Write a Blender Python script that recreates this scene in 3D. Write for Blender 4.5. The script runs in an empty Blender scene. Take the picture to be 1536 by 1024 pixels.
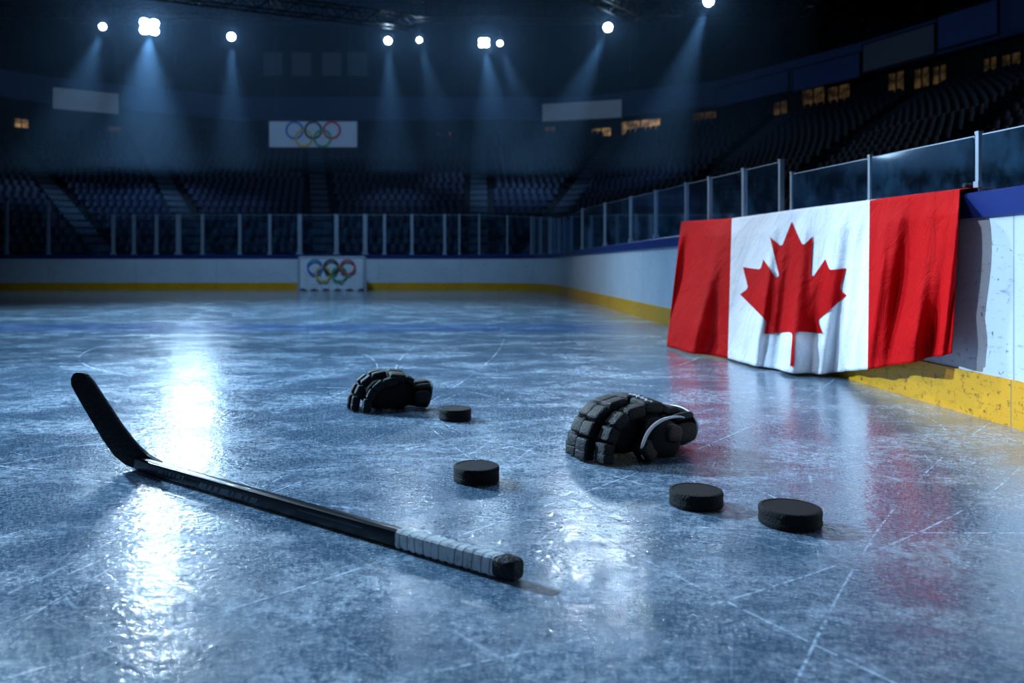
import bpy, math, random
from mathutils import Vector, Matrix, Euler
random.seed(7)
F=1200.0; H=0.7; HX=700.0; HY=399.0
def G(px,py,z=0.0):
    Y=F*(H-z)/(py-HY); return Vector(((px-HX)/F*Y,Y,z))
def P(px,py,Y): return Vector(((px-HX)/F*Y,Y,H-(py-HY)/F*Y))
scene=bpy.context.scene
col=scene.collection

# ---------------------------------------------------------------- materials
def mat_new(name):
    m=bpy.data.materials.new(name); m.use_nodes=True
    nt=m.node_tree
    return m,nt,nt.nodes['Principled BSDF']
def pmat(name,colr,rough=.5,metal=0,noise=0,nscale=20,bump=0,bscale=80,spec=.5,coat=0,emis=None,estr=0):
    m,nt,b=mat_new(name)
    b.inputs['Base Color'].default_value=(*colr,1)
    b.inputs['Roughness'].default_value=rough
    b.inputs['Metallic'].default_value=metal
    b.inputs['Specular IOR Level'].default_value=spec
    b.inputs['Coat Weight'].default_value=coat
    tc=nt.nodes.new('ShaderNodeTexCoord')
    if noise:
        n=nt.nodes.new('ShaderNodeTexNoise'); n.inputs['Scale'].default_value=nscale; n.inputs['Detail'].default_value=6
        nt.links.new(tc.outputs['Object'],n.inputs['Vector'])
        mx=nt.nodes.new('ShaderNodeMix'); mx.data_type='RGBA'
        mx.inputs[6].default_value=(*[c*(1-noise) for c in colr],1)
        mx.inputs[7].default_value=(*[min(1,c*(1+noise)) for c in colr],1)
        nt.links.new(n.outputs['Fac'],mx.inputs[0]); nt.links.new(mx.outputs[2],b.inputs['Base Color'])
    if bump:
        n2=nt.nodes.new('ShaderNodeTexNoise'); n2.inputs['Scale'].default_value=bscale; n2.inputs['Detail'].default_value=4
        nt.links.new(tc.outputs['Object'],n2.inputs['Vector'])
        bp=nt.nodes.new('ShaderNodeBump'); bp.inputs['Strength'].default_value=bump; bp.inputs['Distance'].default_value=.01
        nt.links.new(n2.outputs['Fac'],bp.inputs['Height']); nt.links.new(bp.outputs[0],b.inputs['Normal'])
    if emis:
        b.inputs['Emission Color'].default_value=(*emis,1); b.inputs['Emission Strength'].default_value=estr
    return m

class NB:
    def __init__(s,nt): s.nt=nt
    def n(s,t,**k):
        x=s.nt.nodes.new(t)
        for a,v in k.items(): setattr(x,a,v)
        return x
    def l(s,a,b): s.nt.links.new(a,b)
    def setin(s,sock,v):
        if hasattr(v,'is_output') or isinstance(v,bpy.types.NodeSocket): s.l(v,sock)
        else: sock.default_value=v
    def math(s,op,a,b=0.0,c=None,clamp=False):
        x=s.n('ShaderNodeMath',operation=op); x.use_clamp=clamp
        s.setin(x.inputs[0],a); s.setin(x.inputs[1],b)
        if c is not None: s.setin(x.inputs[2],c)
        return x.outputs[0]
    def ramp(s,v,lo,hi,a=0.0,b=1.0):
        x=s.n('ShaderNodeMapRange'); x.interpolation_type='SMOOTHSTEP'
        s.setin(x.inputs['Value'],v)
        x.inputs['From Min'].default_value=lo; x.inputs['From Max'].default_value=hi
        x.inputs['To Min'].default_value=a; x.inputs['To Max'].default_value=b
        return x.outputs['Result']
    def noise(s,vec,scale,detail=4,rough=.5,dist=0):
        x=s.n('ShaderNodeTexNoise'); x.inputs['Scale'].default_value=scale; x.inputs['Detail'].default_value=detail
        x.inputs['Roughness'].default_value=rough; x.inputs['Distortion'].default_value=dist
        s.l(vec,x.inputs['Vector']); return x.outputs['Fac']
    def mapping(s,vec,loc=(0,0,0),rot=(0,0,0),scale=(1,1,1)):
        x=s.n('ShaderNodeMapping'); s.l(vec,x.inputs['Vector'])
        x.inputs['Location'].default_value=loc; x.inputs['Rotation'].default_value=rot; x.inputs['Scale'].default_value=scale
        return x.outputs[0]
    def mix(s,f,a,b):
        x=s.n('ShaderNodeMix',data_type='RGBA'); s.setin(x.inputs[0],f)
        for i,v in ((6,a),(7,b)):
            if isinstance(v,tuple): x.inputs[i].default_value=(*v,1)
            else: s.l(v,x.inputs[i])
        return x.outputs[2]

def ice_material():
    m,nt,b=mat_new('ice'); q=NB(nt)
    co=q.n('ShaderNodeTexCoord').outputs['Object']
    lines=None
    for i,(ang,sx,sy,lo,hi) in enumerate([(20,52,1.1,.67,.72),(75,44,1.1,.68,.73),(-38,60,1.3,.68,.73),(128,46,1.0,.69,.74),(-8,70,1.2,.69,.74),(100,40,3.0,.68,.74)]):
        r=q.mapping(co,loc=(i*3.7,i*1.9,0),rot=(0,0,math.radians(ang)))
        v=q.mapping(r,scale=(sx,sy,1))
        f=q.ramp(q.noise(v,1.0,2,.5,.12),lo,hi)
        lines=f if lines is None else q.math('MAXIMUM',lines,f)
    arcs=None
    for (cx,cy,R,w) in [(-2.2,6.5,5.55,.005),(3.5,-2.5,4.3,.004),(-1.0,4.6,1.9,.006),(-5,1.0,6.1,.005),(1.4,9,6.9,.006),(0.0,3.2,.95,.004),(-3.8,5.2,3.2,.006),(9,6,9.5,.005),(-.6,7.2,2.6,.010),(-9,-4,11.6,.005),(12,-6,13.6,.005),(-20,9,20.4,.005),(-12,14,16.9,.005),(2.0,1.2,2.9,.004),(-6,-7,9.6,.004),(1.0,3.9,1.15,.004),(.2,.9,1.3,.003),(-2.4,2.2,1.5,.004)]:
        d=q.n('ShaderNodeVectorMath',operation='DISTANCE'); q.l(co,d.inputs[0]); d.inputs[1].default_value=(cx,cy,0)
        a=q.math('ABSOLUTE',q.math('SUBTRACT',d.outputs['Value'],R))
        f=q.ramp(a,0,w,1,0)
        arcs=f if arcs is None else q.math('MAXIMUM',arcs,f)
    brk=q.ramp(q.noise(co,2.2,5,.75),.44,.57)
    brk2=q.ramp(q.noise(co,45,3,.6),.40,.54)
    arcs=q.math('MULTIPLY',q.math('MULTIPLY',arcs,brk),brk2)
    lines=q.math('MULTIPLY',lines,q.ramp(q.noise(co,2.6,4,.6),.42,.60))
    v2=q.mapping(co,rot=(0,0,.35),scale=(1,1.5,1))
    frost=q.ramp(q.noise(v2,1.5,10,.75,.4),.45,.60)
    fine=q.ramp(q.noise(co,62,6,.8),.48,.58)
    frostA=q.math('MULTIPLY',frost,q.ramp(q.noise(co,26,8,.86,.3),.42,.57))
    speck=q.ramp(q.noise(co,125,3,.65),.55,.61)
    speckA=q.math('MULTIPLY',speck,q.ramp(q.noise(co,6,5,.7),.40,.60,.22,1))
    tot=q.math('ADD',q.math('MULTIPLY',frostA,.46),q.math('ADD',q.math('MULTIPLY',lines,.24),q.math('ADD',q.math('MULTIPLY',arcs,.78),q.math('ADD',q.math('MULTIPLY',fine,.18),q.math('MULTIPLY',speckA,.48)))),clamp=True)
    large=q.ramp(q.noise(co,.5,3,.5),.3,.7)
    base=q.mix(large,(.046,.098,.166),(.080,.148,.228))
    c=q.mix(tot,base,(.64,.78,.93))
    sep=q.n('ShaderNodeSeparateXYZ'); q.l(co,sep.inputs[0])
    yl=q.math('ABSOLUTE',q.math('SUBTRACT',sep.outputs['Y'],9.1))
    bl=q.math('MULTIPLY',q.ramp(yl,.45,.55,.45,0),1.0)
    c=q.mix(bl,c,(.01,.09,.38))
    q.l(c,b.inputs['Base Color'])
    patch=q.ramp(q.noise(co,4.5,6,.7,.4),.42,.60)
    rg=q.math('ADD',.06,q.math('ADD',q.math('MULTIPLY',tot,.15),q.math('MULTIPLY',patch,.06)))
    q.l(rg,b.inputs['Roughness'])
    b.inputs['IOR'].default_value=1.42
    q.l(q.math('SUBTRACT',.5,q.math('MULTIPLY',tot,.5),clamp=True),b.inputs['Specular IOR Level'])
    h=q.math('ADD',q.math('MULTIPLY',tot,.24),q.math('ADD',q.math('MULTIPLY',q.noise(co,60,2,.5),.5),q.math('MULTIPLY',q.noise(co,16,2,.5),.9)))
    bp=q.n('ShaderNodeBump'); bp.inputs['Strength'].default_value=.36; bp.inputs['Distance'].default_value=.006
    q.l(h,bp.inputs['Height']); q.l(bp.outputs[0],b.inputs['Normal'])
    q.l(q.math('SUBTRACT',.55,q.math('MULTIPLY',tot,.7),clamp=True),b.inputs['Coat Weight'])
    b.inputs['Coat Roughness'].default_value=.055; b.inputs['Coat IOR'].default_value=1.38
    bp2=q.n('ShaderNodeBump'); bp2.inputs['Strength'].default_value=.36; bp2.inputs['Distance'].default_value=.006
    q.l(q.math('ADD',q.noise(co,30,2,.5),q.math('MULTIPLY',q.noise(co,75,2,.5),.35)),bp2.inputs['Height']); q.l(bp2.outputs[0],b.inputs['Coat Normal'])
    return m

def board_material(name,c0,c1,dirt,dirtc,seam=True,rough=.35):
    m,nt,b=mat_new(name); q=NB(nt)
    co=q.n('ShaderNodeTexCoord').outputs['Object']
    uv=q.n('ShaderNodeTexCoord').outputs['UV']
    n1=q.noise(co,1.5,6,.6)
    c=q.mix(n1,c0,c1)
    sp=q.ramp(q.noise(co,24,6,.78,.4),dirt,dirt+.08)
    sp2=q.ramp(q.noise(q.mapping(co,scale=(1,3,14)),2.5,4,.7),.56,.72)
    c=q.mix(q.math('MAXIMUM',sp,q.math('MULTIPLY',sp2,.5)),c,dirtc)
    if seam:
        s=q.n('ShaderNodeSeparateXYZ'); q.l(uv,s.inputs[0])
        fr=q.math('FRACT',q.math('DIVIDE',s.outputs['X'],2.44))
        sm=q.ramp(q.math('ABSOLUTE',q.math('SUBTRACT',fr,.5)),.001,.003,1,0)
        c=q.mix(q.math('MULTIPLY',sm,.5),c,(.06,.09,.14))
    q.l(c,b.inputs['Base Color']); b.inputs['Roughness'].default_value=rough
    return m

def glass_material():
    m=bpy.data.materials.new('rink_glass'); m.use_nodes=True; nt=m.node_tree; nt.nodes.clear(); q=NB(nt)
    o=q.n('ShaderNodeOutputMaterial'); t=q.n('ShaderNodeBsdfTransparent'); t.inputs[0].default_value=(.92,.96,.99,1)
    g=q.n('ShaderNodeBsdfGlossy'); g.inputs['Roughness'].default_value=.05; g.inputs[0].default_value=(.8,.9,1,1)
    d=q.n('ShaderNodeBsdfDiffuse'); d.inputs[0].default_value=(.10,.32,.60,1)  # blue diffuse stands in for blurry reflections in the glass
    lw=q.n('ShaderNodeFresnel'); lw.inputs['IOR'].default_value=1.3
    a=q.n('ShaderNodeMixShader'); q.l(lw.outputs[0],a.inputs[0]); q.l(t.outputs[0],a.inputs[1]); q.l(g.outputs[0],a.inputs[2])
    co=q.n('ShaderNodeTexCoord').outputs['Object']
    f=q.ramp(q.noise(co,3,5,.7),.42,.7,.004,.075)
    b2=q.n('ShaderNodeMixShader'); q.l(f,b2.inputs[0]); q.l(a.outputs[0],b2.inputs[1]); q.l(d.outputs[0],b2.inputs[2])
    q.l(b2.outputs[0],o.inputs[0])
    return m

def cloth_material(name,c):
    m,nt,b=mat_new(name); q=NB(nt)
    co=q.n('ShaderNodeTexCoord').outputs['Object']
    n1=q.noise(co,3,5,.6)
    q.l(q.mix(n1,tuple(x*.72 for x in c),tuple(min(1,x*1.15) for x in c)),b.inputs['Base Color'])
    b.inputs['Roughness'].default_value=.7; b.inputs['Specular IOR Level'].default_value=.06
    w=q.noise(q.mapping(co,rot=(.6,0,0),scale=(1,1.0,.6)),7,5,.65,.9); w2=q.noise(co,320,2)
    bp=q.n('ShaderNodeBump'); bp.inputs['Strength'].default_value=.8; bp.inputs['Distance'].default_value=.035
    q.l(q.math('ADD',w,q.math('MULTIPLY',w2,.02)),bp.inputs['Height']); q.l(bp.outputs[0],b.inputs['Normal'])
    return m
def tape_material():
    m,nt,b=mat_new('grip_tape_pale'); q=NB(nt)
    co=q.n('ShaderNodeTexCoord').outputs['Object']
    s=q.n('ShaderNodeSeparateXYZ'); q.l(co,s.inputs[0])
    u=q.math('ADD',s.outputs['X'],q.math('MULTIPLY',s.outputs['Y'],-.35))
    u=q.math('ADD',u,q.math('MULTIPLY',q.noise(co,7,3),.03))
    fr=q.math('FRACT',q.math('DIVIDE',u,.0245))
    ln=q.ramp(fr,.0,.2,1,0)
    n=q.noise(co,30,6,.7)
    c=q.mix(n,(.62,.66,.72),(.95,.96,.98))
    c=q.mix(q.math('MULTIPLY',ln,.9),c,(.04,.045,.06))
    dirt=q.ramp(q.noise(co,18,5,.75),.50,.66)
    c=q.mix(q.math('MULTIPLY',dirt,.7),c,(.12,.14,.17))
    q.l(c,b.inputs['Base Color']); b.inputs['Roughness'].default_value=.6
    bp=q.n('ShaderNodeBump'); bp.inputs['Strength'].default_value=.7; bp.inputs['Distance'].default_value=.003
    q.l(q.math('ADD',fr,q.math('MULTIPLY',q.noise(co,200,3),.3)),bp.inputs['Height']); q.l(bp.outputs[0],b.inputs['Normal'])
    return m

def emat(name,c,s):
    m=bpy.data.materials.new(name); m.use_nodes=True; nt=m.node_tree; nt.nodes.clear(); q=NB(nt)
    o=q.n('ShaderNodeOutputMaterial'); e=q.n('ShaderNodeEmission'); e.inputs[0].default_value=(*c,1); e.inputs[1].default_value=s
    q.l(e.outputs[0],o.inputs[0]); return m
def warm_mat(name,s):
    m=bpy.data.materials.new(name); m.use_nodes=True; nt=m.node_tree; nt.nodes.clear(); q=NB(nt)
    o=q.n('ShaderNodeOutputMaterial'); e=q.n('ShaderNodeEmission')
    co=q.n('ShaderNodeTexCoord').outputs['Object']
    n=q.ramp(q.noise(co,1.3,5,.7),.4,.65)
    q.l(q.mix(n,(.10,.07,.05),(1.0,.62,.26)),e.inputs[0]); e.inputs[1].default_value=s
    q.l(e.outputs[0],o.inputs[0]); return m

M={}
M['ice']=ice_material()
M['board']=board_material('board_white',(.42,.50,.60),(.64,.72,.80),.59,(.08,.10,.14))
M['kick']=board_material('kick_yellow',(.52,.23,.004),(.86,.44,.010),.56,(.14,.055,.007),rough=.4)
M['cap']=pmat('cap_blue',(.006,.022,.14),.3,noise=.3,nscale=5)
M['glass']=glass_material()
M['alu']=pmat('aluminium_post',(.42,.52,.64),.3,metal=.6,noise=.1)
M['darksteel']=pmat('dark_steel',(.012,.015,.022),.45,metal=.5,noise=.2)
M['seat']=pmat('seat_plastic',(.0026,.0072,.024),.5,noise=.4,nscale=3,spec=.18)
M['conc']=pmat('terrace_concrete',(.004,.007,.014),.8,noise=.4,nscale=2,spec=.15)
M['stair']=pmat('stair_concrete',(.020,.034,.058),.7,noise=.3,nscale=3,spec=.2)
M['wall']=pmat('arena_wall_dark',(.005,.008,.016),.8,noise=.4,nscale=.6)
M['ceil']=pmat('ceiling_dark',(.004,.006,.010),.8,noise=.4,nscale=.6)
M['fascia']=pmat('fascia_blue',(.010,.025,.09),.5,noise=.35,nscale=.7,emis=(.02,.06,.22),estr=.05)  # weak emission added so the fascia shows in the dark
M['banner']=pmat('banner_pale',(.22,.31,.44),.6,noise=.2,nscale=1,emis=(.34,.54,.85),estr=.08)  # slight glow added to brighten banners and sign that came out dim
M['bannerw']=pmat('banner_white',(.55,.62,.70),.6,noise=.12,nscale=3)
M['rubber']=pmat('puck_rubber',(.0035,.004,.0055),.62,noise=.4,nscale=40,bump=.7,bscale=260,spec=.22)
M['stick']=pmat('stick_carbon',(.004,.006,.010),.24,noise=.5,nscale=14,coat=.25,spec=.35)
M['blade']=pmat('blade_tape_black',(.007,.008,.011),.6,noise=.4,nscale=30,bump=.8,bscale=90,spec=.35)
M['graphic']=pmat('stick_graphic_grey',(.11,.14,.19),.5,noise=.8,nscale=60)
M['tape']=tape_material()
M['glove']=pmat('glove_leather_black',(.0035,.0045,.007),.45,noise=.4,nscale=30,bump=.6,bscale=160,spec=.26)
M['glove2']=pmat('glove_nylon_black',(.0025,.0032,.005),.7,bump=.6,bscale=260,spec=.2)
M['piping']=pmat('glove_piping_white',(.80,.82,.87),.6,noise=.1)
M['lining']=pmat('glove_lining_grey',(.07,.08,.10),.8,noise=.3)
M['red']=cloth_material('flag_red',(.50,.002,.004))
M['white']=cloth_material('flag_white',(.76,.80,.86))
M['leaf']=cloth_material('flag_leaf_red',(.47,.002,.004))
M['lamp']=emat('lamp_lens_glow',(.72,.88,1),36)
M['net']=pmat('goal_net_white',(.55,.6,.68),.8)
M['post']=pmat('goal_post_grey',(.35,.4,.48),.4)
M['warm']=warm_mat('warm_window_light',.06)
M['warm2']=warm_mat('warm_window_bright',.40)
M['panel']=pmat('upper_panel_grey',(.035,.05,.075),.5,noise=.2,nscale=1,emis=(.2,.35,.6),estr=.016)  # faint emission put into the panel colour; it is no lamp
ringc=[('ring_blue',(.02,.14,.48)),('ring_yellow',(.62,.38,.05)),('ring_black',(.02,.02,.03)),('ring_green',(.02,.30,.12)),('ring_red',(.5,.04,.06))]
RINGS=[pmat(n,c,.6,noise=.1) for n,c in ringc]

# ---------------------------------------------------------------- mesh builder
class MB:
    def __init__(s): s.v=[];s.f=[];s.m=[]
    def add(s,v,f,mi=0):
        o=len(s.v); s.v+= [tuple(x) for x in v]; s.f+=[tuple(i+o for i in q) for q in f]; s.m+=[mi]*len(f)
    def box(s,c,sz,R=None,mi=0,taper=1.0):
        c=Vector(c); vs=[]
        for z in (-.5,.5):
            k=1 if z<0 else taper
            for x,y in ((-.5,-.5),(.5,-.5),(.5,.5),(-.5,.5)):
                p=Vector((x*sz[0]*k,y*sz[1]*k,z*sz[2]))
                if R is not None: p=R@p
                vs.append(c+p)
        s.add(vs,[(3,2,1,0),(4,5,6,7),(0,1,5,4),(1,2,6,5),(2,3,7,6),(3,0,4,7)],mi)
    def beam(s,p,q,r,mi=0,n=4):
        s.tube([p,q],[r,r],n,mi)
    def tube(s,path,rad,n=10,mi=0,cap=True,closed=False):
        path=[Vector(p) for p in path]; vs=[]; L=len(path)
        up=Vector((0,0,1)); prev=None
        for i,p in enumerate(path):
            if closed: t=(path[(i+1)%L]-path[i-1])
            else: t=(path[min(i+1,L-1)]-path[max(i-1,0)])
            t.normalize()
            if prev is None:
                a=up if abs(t.z)<.9 else Vector((1,0,0))
                x=t.cross(a).normalized()
            else:
                x=(prev-t*prev.dot(t)).normalized()
            prev=x; y=t.cross(x)
            for k in range(n):
                an=2*math.pi*(k+.5)/n
                vs.append(p+(x*math.cos(an)+y*math.sin(an))*rad[i])
        fs=[]
        R=L if closed else L-1
        for i in range(R):
            j=(i+1)%L
            for k in range(n):
                fs.append((i*n+k,i*n+(k+1)%n,j*n+(k+1)%n,j*n+k))
        if cap and not closed:
            fs.append(tuple(range(n-1,-1,-1))); fs.append(tuple((L-1)*n+k for k in range(n)))
        s.add(vs,fs,mi)
    def sup(s,c,sz,R=None,e=.5,e2=None,mi=0,nu=24,nv=12):
        e2=e if e2 is None else e2
        c=Vector(c); vs=[]
        def pw(a,k): return math.copysign(abs(a)**k,a)
        for j in range(1,nv):
            ph=-math.pi/2+math.pi*j/nv
            for i in range(nu):
                th=2*math.pi*i/nu
                p=Vector((pw(math.cos(ph),e2)*pw(math.cos(th),e)*sz[0]/2,pw(math.cos(ph),e2)*pw(math.sin(th),e)*sz[1]/2,pw(math.sin(ph),e2)*sz[2]/2))
                if R is not None: p=R@p
                vs.append(c+p)
        b=Vector((0,0,-sz[2]/2)); t=Vector((0,0,sz[2]/2))
        if R is not None: b=R@b; t=R@t
        vs+=[c+b,c+t]; ib=len(vs)-2; it=ib+1; fs=[]
        for j in range(nv-2):
            for i in range(nu):
                k=(i+1)%nu; fs.append((j*nu+i,j*nu+k,(j+1)*nu+k,(j+1)*nu+i))
        for i in range(nu):
            k=(i+1)%nu; fs.append((k,i,ib)); fs.append(((nv-2)*nu+i,(nv-2)*nu+k,it))
        s.add(vs,fs,mi)
    def lathe(s,prof,n=48,mi=0,c=(0,0,0)):
        vs=[];fs=[];L=len(prof)
        for (r,z) in prof:
            for k in range(n):
                a=2*math.pi*k/n; vs.append((c[0]+r*math.cos(a),c[1]+r*math.sin(a),c[2]+z))
        for i in range(L-1):
            for k in range(n):
                fs.append((i*n+k,i*n+(k+1)%n,(i+1)*n+(k+1)%n,(i+1)*n+k))
        fs.append(tuple(range(n-1,-1,-1))); fs.append(tuple((L-1)*n+k for k in range(n)))
        s.add(vs,fs,mi)
    def mesh(s,name,mats,smooth=None):
        me=bpy.data.meshes.new(name); me.from_pydata(s.v,[],s.f)
        for m in mats: me.materials.append(m)
        me.polygons.foreach_set('material_index',s.m)
        if smooth is not None:
            me.polygons.foreach_set('use_smooth',[True]*len(s.f))
            me.set_sharp_from_angle(angle=math.radians(smooth))
        me.update(); return me
    def obj(s,name,mats,parent=None,smooth=None,origin=None,**k):
        if origin is not None and parent is None:
            o3=Vector(origin); s.v=[tuple(Vector(v)-o3) for v in s.v]
        ob=bpy.data.objects.new(name,s.mesh(name,mats if isinstance(mats,list) else [mats],smooth)); col.objects.link(ob)
        if origin is not None and parent is None: ob.location=origin
        if parent: ob.parent=parent
        tag(ob,**k); return ob
def tag(ob,label=None,cat=None,group=None,kind=None):
    if label: ob['label']=label
    if cat: ob['category']=cat
    if group: ob['group']=group
    if kind: ob['kind']=kind
def empty(name,loc=(0,0,0),rotz=0,**k):
    e=bpy.data.objects.new(name,None); e.location=loc; e.rotation_euler=(0,0,rotz); e.empty_display_size=.1; col.objects.link(e); tag(e,**k); return e

# ---------------------------------------------------------------- floors
WX=2.38; FY=24.0; LX=-17.0
m=MB(); m.add([(LX,-8,0),(WX+.05,-8,0),(WX+.05,FY+.05,0),(LX,FY+.05,0)],[(0,1,2,3)])
m.obj('floor',M['ice'],kind='structure')
m=MB(); m.box((-5,20,-.15),(84,84,.2)); m.obj('floor.001',M['conc'],kind='structure')

# ---------------------------------------------------------------- boards
path=[]
def arc(cx,cy,r,a0,a1,n):
    return [(cx+r*math.cos(math.radians(a0+(a1-a0)*i/n)),cy+r*math.sin(math.radians(a0+(a1-a0)*i/n))) for i in range(n+1)]
R1=2.6; R2=5.0
path=[(WX,-7.5),(WX,0),(WX,5),(WX,10),(WX,16)]+arc(WX-R1,FY-R1,R1,0,90,14)+[(-3,FY),(-8,FY)]+arc(LX+R2,FY-R2,R2,90,180,14)+[(LX,10),(LX,0),(LX,-7.5)]
def offs(path,d):
    out=[]
    for i,p in enumerate(path):
        a=Vector(path[max(i-1,0)]); b=Vector(path[min(i+1,len(path)-1)]); t=(b-a).normalized()
        nrm=Vector((t.y,-t.x)); out.append(Vector(p)+nrm*d)
    return out
def sweep(name,prof,mat,parent,label=None):
    n=len(prof); vs=[];fs=[]; us=[]
    L=[0]
    for i in range(1,len(path)): L.append(L[-1]+(Vector(path[i])-Vector(path[i-1])).length)
    rows=[offs(path,d) for d,z in prof]
    for i in range(len(path)):
        for k,(d,z) in enumerate(prof):
            q=rows[k][i]; vs.append((q.x,q.y,z)); us.append((L[i],z))
    for i in range(len(path)-1):
        for k in range(n):
            fs.append((i*n+k,(i+1)*n+k,(i+1)*n+(k+1)%n,i*n+(k+1)%n))
    me=bpy.data.meshes.new(name); me.from_pydata(vs,[],fs); me.materials.append(mat)
    uv=me.uv_layers.new(name='UVMap')
    for lp in me.loops: uv.data[lp.index].uv=us[lp.vertex_index]
    me.update()
    ob=bpy.data.objects.new(name,me); col.objects.link(ob); ob.parent=parent
    if label: ob['label']=label
    return ob
rb=empty('rink_boards',(0,0,0),label='white rink boards with blue cap rail and yellow kick plate',cat='rink boards')
sweep('board_panel',[(0,.20),(0,.925),(.09,.925),(.09,.20)],M['board'],rb)
sweep('kick_plate',[(-.012,0.0),(-.012,.205),(.10,.205),(.10,0.0)],M['kick'],rb,'scuffed yellow kick plate')
sweep('cap_rail',[(-.02,.925),(-.025,1.03),(-.01,1.045),(.15,1.045),(.15,.925)],M['cap'],rb,'blue cap rail')

# ---------------------------------------------------------------- glass
def post_part(off,p,z0,z1,w,parent):
    m=MB(); x,y,z=p[0]-off.x,p[1]-off.y,z0-off.z
    m.box((x,y,z+(z1-z0)/2),(w,w,z1-z0)); m.box((x,y,z+z1-z0+.006),(w*1.15,w*1.15,.014)); m.box((x,y,z+.03),(w*1.5,w*1.5,.06))
    m.obj('post',M['alu'],parent,label='slim aluminium post')
def barrier(a,b,z0,za,zb,lab,wb,wa=None):
    a=Vector(a);b=Vector(b); d=(b-a).normalized(); n=Vector((-d.y,d.x))*.008
    a2=a+d*.03; b2=b-d*.03
    e=empty('glass_barrier',((a.x+b.x)/2,(a.y+b.y)/2,z0),label=lab,cat='rink glass',group='clear barriers around the rink')
    off=Vector(e.location)
    m=MB(); vs=[]
    for s in (1,-1):
        for p,z in ((a2,z0),(b2,z0),(b2,zb),(a2,za)):
            vs.append(Vector((p.x+n.x*s,p.y+n.y*s,z))-off)
    m.add(vs,[(0,1,2,3),(7,6,5,4),(0,4,5,1),(1,5,6,2),(2,6,7,3),(3,7,4,0)])
    m.obj('pane',M['glass'],e)
    m=MB(); A=Vector((a2.x,a2.y,za))-off; B=Vector((b2.x,b2.y,zb))-off
    m.beam(A,B,.008); m.obj('edge_trim',M['alu'],e)
    post_part(off,b,z0,zb+.01,wb,e)
    if wa: post_part(off,a,z0,za+.01,wa,e)
GX=WX+.07; ZB=1.045
def gy(px): return F*GX/(px-HX)
pxs=[874,908,947,985,1031,1066,1118,1172]
def topz1(px):
    py=314+(px-874)*(243-314)/(1172-874); return H+(HY-py)*gy(px)/F
for i,px in enumerate(pxs):
    if i: barrier((GX,gy(pxs[i-1])),(GX,gy(px)),ZB,topz1(pxs[i-1]),topz1(px),'tall clear rink glass on the side boards',.05 if i!=7 else .035,.055 if i==1 else None)
pxs2=[1189,1306,1469,1760]
def topz2(px):
    py=262+(px-1189)*(190-262)/(1536-1189); return H+(HY-py)*gy(px)/F
for i,px in enumerate(pxs2):
    if i: barrier((GX,gy(pxs2[i-1])),(GX,gy(px)),ZB,topz2(pxs2[i-1]),topz2(px),'low clear rink glass beside the draped flag',.024,.03 if i==1 else None)
op=offs(path,.07)
corner=[op[i] for i in (5,8,11,14,17,19)]
corner=[Vector((GX,gy(874)))]+[c for c in corner]
zt=[1.88,1.95,2.05,2.12,2.18,2.24,2.24]
for i,c in enumerate(corner):
    if i: barrier(corner[i-1],c,ZB,zt[i-1],zt[i],'clear glass around the rink corner',.045)
FYG=FY+.07
fpx=[778,742,707,667,618,577,548,505,450,405,360,304,268,235,201,170]
fx=[(p-HX)/F*FYG for p in fpx]
prev=corner[-1]
for i,(p,x) in enumerate(zip(fpx,fx)):
    if x>prev.x-.15: continue
    c=Vector((x,FYG)); h=2.24
    barrier(prev,c,ZB,h,h,'clear rink glass on the end boards',.12 if p in(548,505,450,268) else .08); prev=c
lc=[i for i in range(len(path)) if path[i][0]<-11.9]
pl=prev
for k,i in enumerate([lc[0]+1,lc[0]+3,lc[0]+5,lc[0]+8,lc[0]+11,lc[0]+14]):
    c=op[i]; barrier(pl,c,ZB,2.24 if k==0 else 2.6,2.6,'taller clear glass at the rink corner',.07); pl=c

cy=F*(WX+.06)/(1453-HX)
m=MB(); m.lathe([(.022,0),(.024,.008),(.022,.024),(.014,.028),(.014,.035),(.019,.039),(.019,.05),(.012,.058)],20)
o=m.obj('rail_knob',M['darksteel'],smooth=40,label='small dark metal knob on the blue cap rail',cat='knob'); o.location=(WX+.05,cy,ZB)

# ---------------------------------------------------------------- stands
Fk=[(-21,14),(-16,24),(-11.8,26.5),(-8.6,26.5),(-4.7,26.5),(.4,26.5),(2.0,26.5),(4.3,22),(4.6,16),(4.6,10),(4.6,5),(4.6,-2)]
Bk=[(-36,18),(-31,35),(-24.5,42.5),(-17.6,43),(-8.2,43),(.645,43),(8.06,43),(14.7,36.7),(18.5,32),(20.5,27),(22,17),(22.5,4)]
Fk=[Vector(p) for p in Fk]; Bk=[Vector(p) for p in Bk]
NR=22; Z0=.9; ZT=7.7
def SP(k,s): return Fk[k].lerp(Bk[k],s)
def rz(i): return Z0+(ZT-Z0)*i/NR
m=MB()
for k in range(len(Fk)-1):
    a=SP(k,0);b=SP(k+1,0)
    m.add([(a.x,a.y,-.05),(b.x,b.y,-.05),(b.x,b.y,Z0),(a.x,a.y,Z0)],[(0,1,2,3)])
    for i in range(NR):
        a0,b0,a1,b1=SP(k,i/NR),SP(k+1,i/NR),SP(k,(i+1)/NR),SP(k+1,(i+1)/NR); z=rz(i); z1=rz(i+1)
        m.add([(a0.x,a0.y,z),(b0.x,b0.y,z),(b1.x,b1.y,z),(a1.x,a1.y,z),(b1.x,b1.y,z1),(a1.x,a1.y,z1)],[(0,1,2,3),(3,2,4,5)])
Wc=[(-42,5),(-40,20),(-33,38),(-25,47),(-15,52.8),(7.8,52.8),(15.4,48),(20.2,39.4),(22.9,32.9),(25,22),(26,8),(26,-6)]
Wc=[Vector(p) for p in Wc]
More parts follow.
